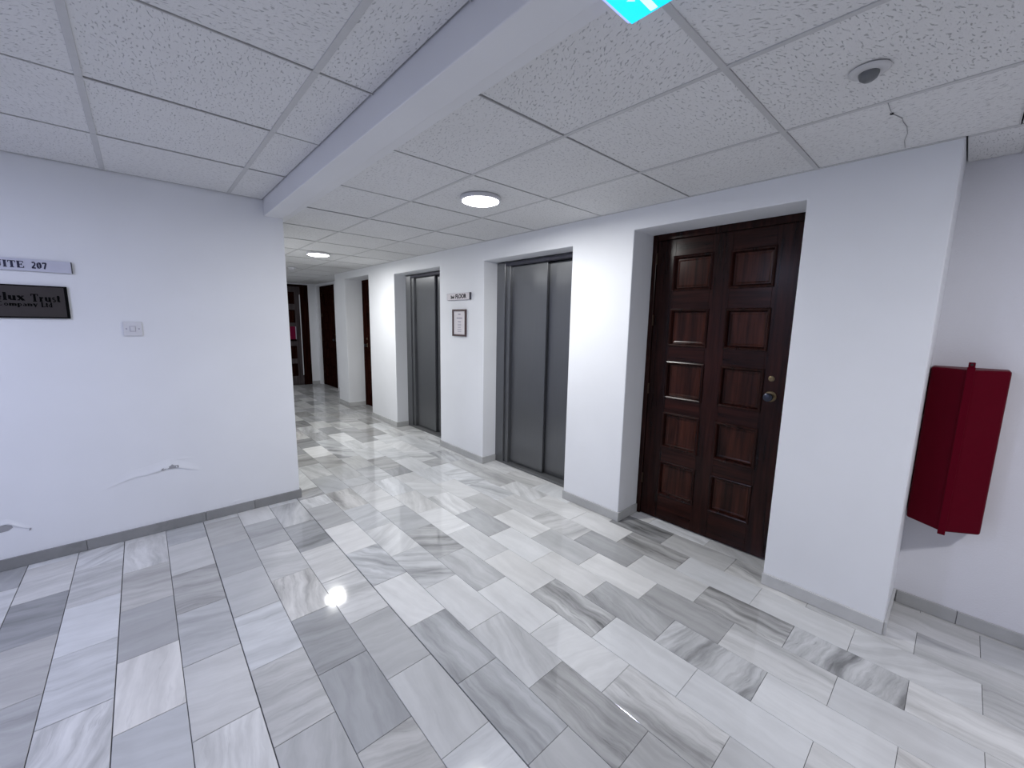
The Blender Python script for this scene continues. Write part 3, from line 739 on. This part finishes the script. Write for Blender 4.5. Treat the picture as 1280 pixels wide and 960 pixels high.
def lc(ch):
    r = lambda pts, w=0.13: [(p, q, w) for p, q in zip(pts, pts[1:])]
    if ch == 'l': return (0.40, [((0.2, 0), (0.2, 1), TH)] + serif(0.2, 0.04, 0.36) + [((0.04, 0.96), (0.22, 0.96), TN)])
    if ch == 'd': return (0.66, [((0.50, 0), (0.50, 1), TH * 0.9), ((0.36, 0.96), (0.5, 0.96), TN), ((0.5, 0.04), (0.64, 0.04), TN)] + r(arc(0.28, XH / 2, 0.2, XH / 2 - 0.05, 0, 360, 12)))
    if ch == 't': return (0.44, [((0.2, 0.05), (0.2, 0.86), TH), ((0.03, XH - 0.03), (0.40, XH - 0.03), TN), ((0.2, 0.05), (0.40, 0.08), 0.11)])
    if ch == 'u': return (0.72, [((0.16, 0.12), (0.16, XH), TH), ((0.54, 0), (0.54, XH), TH), ((0.16, 0.08), (0.50, 0.12), 0.13), ((0.02, XH - 0.04), (0.16, XH - 0.04), TN), ((0.42, XH - 0.04), (0.55, XH - 0.04), TN), ((0.54, 0.04), (0.68, 0.04), TN)])
    if ch == 'n': return (0.72, [((0.16, 0), (0.16, XH), TH), ((0.54, 0), (0.54, XH - 0.08), TH), ((0.2, XH - 0.13), (0.52, XH - 0.07), 0.13)] + serif(0.16, 0.04, 0.30) + serif(0.54, 0.04, 0.30))
    if ch == 'm': return (1.04, [((0.16, 0), (0.16, XH), TH), ((0.52, 0), (0.52, XH - 0.08), TH), ((0.88, 0), (0.88, XH - 0.08), TH), ((0.2, XH - 0.13), (0.86, XH - 0.07), 0.13)] + serif(0.16, 0.04, 0.30) + serif(0.52, 0.04, 0.30) + serif(0.88, 0.04, 0.30))
    if ch == 'r': return (0.54, [((0.17, 0), (0.17, XH), TH), ((0.2, XH - 0.16), (0.46, XH - 0.06), 0.15)] + serif(0.17, 0.04, 0.34) + [((0.02, XH - 0.04), (0.17, XH - 0.04), TN)])
    if ch == 'x': return (0.70, [((0.12, XH - 0.03), (0.56, 0.03), TH), ((0.54, XH - 0.03), (0.12, 0.03), TN)] + serif(0.14, XH - 0.04, 0.28) + serif(0.54, XH - 0.04, 0.24) + serif(0.12, 0.04, 0.24) + serif(0.56, 0.04, 0.28))
    if ch == 's': return (0.50, r(arc(0.25, XH * 0.73, 0.15, XH * 0.2, 40, 270, 6) + arc(0.25, XH * 0.29, 0.16, XH * 0.23, 90, -140, 6), 0.12))
    if ch == 'o': return (0.62, r(arc(0.31, XH / 2, 0.21, XH / 2 - 0.05, 0, 360, 14), 0.15))
    if ch == 'e': return (0.58, r(arc(0.29, XH / 2, 0.21, XH / 2 - 0.05, 10, 320, 12), 0.14) + [((0.1, XH / 2), (0.48, XH / 2), TN)])
    if ch == 'a': return (0.58, r(arc(0.26, 0.17, 0.17, 0.14, 0, 360, 10), 0.11) + [((0.43, 0), (0.43, XH - 0.12), TH * 0.85), ((0.12, XH - 0.07), (0.42, XH - 0.09), 0.10)])
    if ch == 'p': return (0.68, [((0.16, -0.30), (0.16, XH), TH)] + r(arc(0.37, XH / 2, 0.19, XH / 2 - 0.05, 0, 360, 12)) + serif(0.16, -0.28, 0.32))
    if ch == 'y': return (0.68, [((0.12, XH), (0.36, 0.02), TH), ((0.58, XH), (0.24, -0.28), TN)] + serif(0.14, XH - 0.03, 0.28) + serif(0.56, XH - 0.03, 0.22))
    if ch == 'C': return (0.80, r(arc(0.42, 0.5, 0.32, 0.44, 50, 310, 12), 0.15))
    if ch == 'L': return (0.74, [((0.2, 0), (0.2, 1), TH), ((0.04, 0.04), (0.68, 0.04), TN), ((0.66, 0.04), (0.66, 0.30), TN)] + serif(0.2, 0.96, 0.38))
    if ch == '.': return (0.28, [((0.08, 0.06), (0.2, 0.06), 0.12)])
    return (0.40, [])
def glyph(ch): return G[ch] if ch in G else lc(ch)
def text_width(s, sp=0.06): return sum(glyph(c)[0] + sp for c in s) - sp
def lettering(name, s, x_right, width, z0, hgt, y, mat, parent, d=0.0012, sp=0.06):
    """a row of letters on a face that looks towards -y, right end at x_right (in the parent's frame)"""
    bm = bmesh.new()
    sx = width / text_width(s, sp)
    x = x_right - width
    for ch in s:
        wd, strokes = glyph(ch)
        for a, b, w in strokes:
            # thicken in letter units, then scale
            m = lambda p, x=x: (x + p[0] * sx, y - p[2], z0 + p[1] * hgt)
            stroke_poly(bm, a, b, w, m, d)
        x += (wd + sp) * sx
    return link(name, finish(bm, name), mat, parent)

# suite sign
t = empty('suite_sign', (-2.883, YL, 1.746))
tag(t, 'slim silver sign reading SUITE 207 above the bronze plaque', 'sign')
link('sign_plate', box_me('sign_plate', (-0.45, -0.016, 0.0), (-0.004, -0.002, 0.067), 0.001, 1), M['sign_silver'], t)
link('end_cap', box_me('end_cap', (-0.004, -0.0155, 0.001), (0.0, 0.0, 0.066), 0.0006, 1), M['sign_dark'], t)
link('back_rail', box_me('back_rail', (-0.45, -0.003, 0.004), (-0.003, 0.0, 0.063)), M['sign_dark'], t)
lettering('number_lettering', '207', -0.100, 0.060, 0.0155, 0.037, -0.016, M['ink'], t, sp=0.07)
lettering('word_lettering', 'SUITE', -0.186, 0.137, 0.0155, 0.037, -0.016, M['ink'], t, sp=0.05)
# bronze plaque
t = empty('bronze_plaque', (-2.918, YL, 1.480))
tag(t, 'dark bronze plaque with black serif lettering below the suite sign', 'plaque')
link('plate', box_me('plate', (-0.46, -0.014, 0.0), (0.0, 0.0, 0.187), 0.002, 1), M['bronze_plaque'], t)
link('bevel_edge', boxes_me('bevel_edge', [((-0.012, -0.0145, 0.0), (0.0005, 0.0, 0.187)), ((-0.46, -0.0145, 0.0), (-0.012, 0.0, 0.008)), ((-0.46, -0.0145, 0.180), (-0.012, 0.0, 0.187))]), M['black_ink'], t)
lettering('name_lettering', 'Trust', -0.030, 0.116, 0.095, 0.043, -0.014, M['black_ink'], t)
lettering('name_lettering', 'elux', -0.168, 0.108, 0.099, 0.043, -0.014, M['black_ink'], t)
lettering('company_lettering', 'Company', -0.122, 0.150, 0.068, 0.024, -0.014, M['black_ink'], t)
lettering('company_lettering', 'Ltd', -0.066, 0.044, 0.064, 0.028, -0.014, M['black_ink'], t)
# light switch
t = empty('light_switch', (-2.648, YL, 1.420))
tag(t, 'white square light switch on the suite wall', 'switch')
link('switch_plate', box_me('switch_plate', (-0.046, -0.009, -0.046), (0.046, 0.0, 0.046), 0.003, 2), M['white_plastic'], t)
link('rocker', box_me('rocker', (-0.012, -0.014, -0.015), (0.012, -0.008, 0.015), 0.002, 2), M['white_plastic'], t)
link('rocker_surround', boxes_me('rocker_surround', [((-0.0145, -0.0096, -0.0175), (-0.0122, -0.0086, 0.0175)), ((0.0122, -0.0096, -0.0175), (0.0145, -0.0086, 0.0175)), ((-0.0145, -0.0096, -0.0175), (0.0145, -0.0086, -0.0152)), ((-0.0145, -0.0096, 0.0152), (0.0145, -0.0086, 0.0175))]), M['grey_ink'], t)
for sx in (-1, 1):
    bm = bmesh.new(); add_lathe(bm, [(0, 0), (0.0045, 0), (0.004, 0.0014), (0, 0.0014)], 12, lambda p: (sx * 0.030 + p[0], -0.009 - p[2], p[1]))
    link('screw', finish(bm, 'screw'), M['grey_ink'], t)

# floor sign and framed notice between the lifts
t = empty('floor_sign', (0, 3.970, 1.740), RZ)
tag(t, 'small white sign reading 2nd FLOOR above the framed notice', 'sign')
link('sign_plate', box_me('sign_plate', (0.0, -0.018, 0.0), (0.425, -0.003, 0.072), 0.001, 1), M['paper'], t)
link('sign_back', box_me('sign_back', (0.004, -0.004, -0.001), (0.427, 0.0, 0.071)), M['sign_dark'], t)
link('end_cap', box_me('end_cap', (0.425, -0.022, -0.001), (0.436, 0.0, 0.074), 0.001, 1), M['sign_dark'], t)
link('sign_edge', boxes_me('sign_edge', [((0.0, -0.0185, 0.0), (0.425, -0.017, 0.0025)), ((0.0, -0.0185, 0.0695), (0.425, -0.017, 0.072)), ((0.0, -0.0185, 0.0), (0.003, -0.017, 0.072))]), M['grey_ink'], t)
def font_text(name, s, size, loc, mat, parent, bold=0.0):
    cu = bpy.data.curves.new(name, 'FONT'); cu.body = s; cu.size = size; cu.extrude = 0.0006; cu.offset = bold; cu.resolution_u = 3
    tmp = bpy.data.objects.new('tmp_text', cu); C.objects.link(tmp)
    bpy.context.view_layer.update()
    dg = bpy.context.evaluated_depsgraph_get()
    me = bpy.data.meshes.new_from_object(tmp.evaluated_get(dg))
    bpy.data.objects.remove(tmp, do_unlink=True)
    me.materials.clear(); me.materials.append(mat)
    o = link(name, me, None, parent, loc, (R(90), 0, 0))
    return o
font_text('lettering', '2nd', 0.046, (0.075, -0.0188, 0.018), M['black_ink'], t, 0.0016)
font_text('lettering', 'FLOOR', 0.062, (0.166, -0.0188, 0.017), M['black_ink'], t, 0.0018)
t = empty('framed_notice', (0, 3.872, 1.347), RZ)
tag(t, 'white paper notice in a thin brown frame between the lifts', 'notice')
fw, fh = 0.256, 0.292
bm = bmesh.new()
for a, b in (((0, 0), (fw, 0.020)), ((0, fh - 0.020), (fw, fh)), ((0, 0.020), (0.020, fh - 0.020)), ((fw - 0.020, 0.020), (fw, fh - 0.020))):
    add_box(bm, (a[0], -0.018, a[1]), (b[0], 0.0, b[1]))
link('frame', finish(bm, 'frame', 0.002, 1), M['frame_wood'], t)
link('paper', box_me('paper', (0.019, -0.008, 0.019), (fw - 0.019, -0.001, fh - 0.019)), M['paper'], t)
link('printed_lines', boxes_me('printed_lines', [((fw / 2 - a, -0.0085, z), (fw / 2 + a, -0.0078, z + hh)) for a, z, hh in
     ((0.022, 0.232, 0.014), (0.052, 0.190, 0.014), (0.030, 0.152, 0.012), (0.034, 0.128, 0.007), (0.034, 0.112, 0.007), (0.028, 0.092, 0.007), (0.040, 0.070, 0.008), (0.034, 0.050, 0.007))]), M['grey_ink'], t)

# red notice hanging on the end door
t = empty('red_notice_box', (-0.075, YEND - 0.004, 1.055))
tag(t, 'small red box with a pale edge hanging on the corridor end door', 'box')
link('casing', box_me('casing', (-0.105, -0.05, 0.0), (0.045, -0.002, 0.285), 0.008, 2), mat_plain('bright_red', (0.15, 0.002, 0.03), 0.5, spec=0.1), t)
link('pale_edge', box_me('pale_edge', (0.045, -0.048, 0.002), (0.062, -0.002, 0.285), 0.004, 2), M['grey_ink'], t)

# ------------------------------------------------------------------ peeling paint on the suite wall
def flake(name, pts, lift_h, up, mat):
    """a lip of loose paint along a crack: rises from the wall above the crack line and breaks off at it"""
    bm = bmesh.new()
    rr = random.Random(len(pts) * 3)
    secs = []
    n = len(pts)
    # resample with jitter
    fine = []
    for (x0, z0), (x1, z1) in zip(pts, pts[1:]):
        for i in range(4):
            f = i / 4
            fine.append((x0 + (x1 - x0) * f, z0 + (z1 - z0) * f + rr.uniform(-0.002, 0.002)))
    fine.append(pts[-1])
    m = len(fine)
    for i, (x, z) in enumerate(fine):
        e = math.sin(math.pi * i / (m - 1)) ** 0.7
        hgt = lift_h * e * rr.uniform(0.6, 1.1)
        u = up * (0.5 + 0.5 * e)
        prof = [(0.0, -0.001), (0.0, hgt), (0.12 * u, hgt * 1.05), (0.35 * u, hgt * 0.7), (0.65 * u, hgt * 0.28), (u, 0.0003), (u * 1.02, -0.001)]
        secs.append([bm.verts.new((x, YL - d, z + q)) for q, d in prof])
    for a, b in zip(secs, secs[1:]):
        for i in range(len(a) - 1): bm.faces.new((a[i], a[i + 1], b[i + 1], b[i]))
    me = finish(bm, name, smooth=True)
    return link(name, me, mat, wall_l)
arcp = [(-2.886, 0.371), (-2.80, 0.404), (-2.719, 0.428), (-2.671, 0.425), (-2.616, 0.437), (-2.568, 0.450), (-2.517, 0.452), (-2.491, 0.440), (-2.457, 0.425), (-2.399, 0.404), (-2.363, 0.383)]
flake('peeling_paint', arcp, 0.009, 0.06, M['wall'])
flake('peeling_paint', [(-2.56, 0.488), (-2.48, 0.50), (-2.40, 0.492)], 0.003, 0.02, M['wall'])
def chip(pts, d=0.0015):
    bm = bmesh.new(); add_prism(bm, pts, -0.001, d, lambda p: (p[0], YL - p[2], p[1]))
    return link('bare_patch', finish(bm, 'bare_patch'), M['plaster'], wall_l)
chip([(-2.592, 0.444), (-2.580, 0.441), (-2.566, 0.446), (-2.556, 0.454), (-2.560, 0.462), (-2.575, 0.458), (-2.588, 0.452)], 0.0075)
chip([(-2.552, 0.447), (-2.52, 0.445), (-2.492, 0.444), (-2.494, 0.462), (-2.515, 0.464), (-2.528, 0.474), (-2.536, 0.466), (-2.55, 0.460)], 0.0075)
flake('peeling_paint', [(-3.42, 0.268), (-3.34, 0.275), (-3.288, 0.281), (-3.254, 0.252), (-3.232, 0.236), (-3.205, 0.225)], 0.007, 0.03, M['wall'])
chip([(-3.40, 0.235), (-3.33, 0.234), (-3.29, 0.238), (-3.272, 0.252), (-3.276, 0.266), (-3.30, 0.276), (-3.36, 0.270)], 0.002)
chip([(-3.214, 0.214), (-3.206, 0.214), (-3.203, 0.224), (-3.209, 0.229)], 0.004)
flake('peeling_paint', [(-2.22, 0.085), (-2.17, 0.094), (-2.12, 0.098)], 0.003, 0.012, M['wall'])
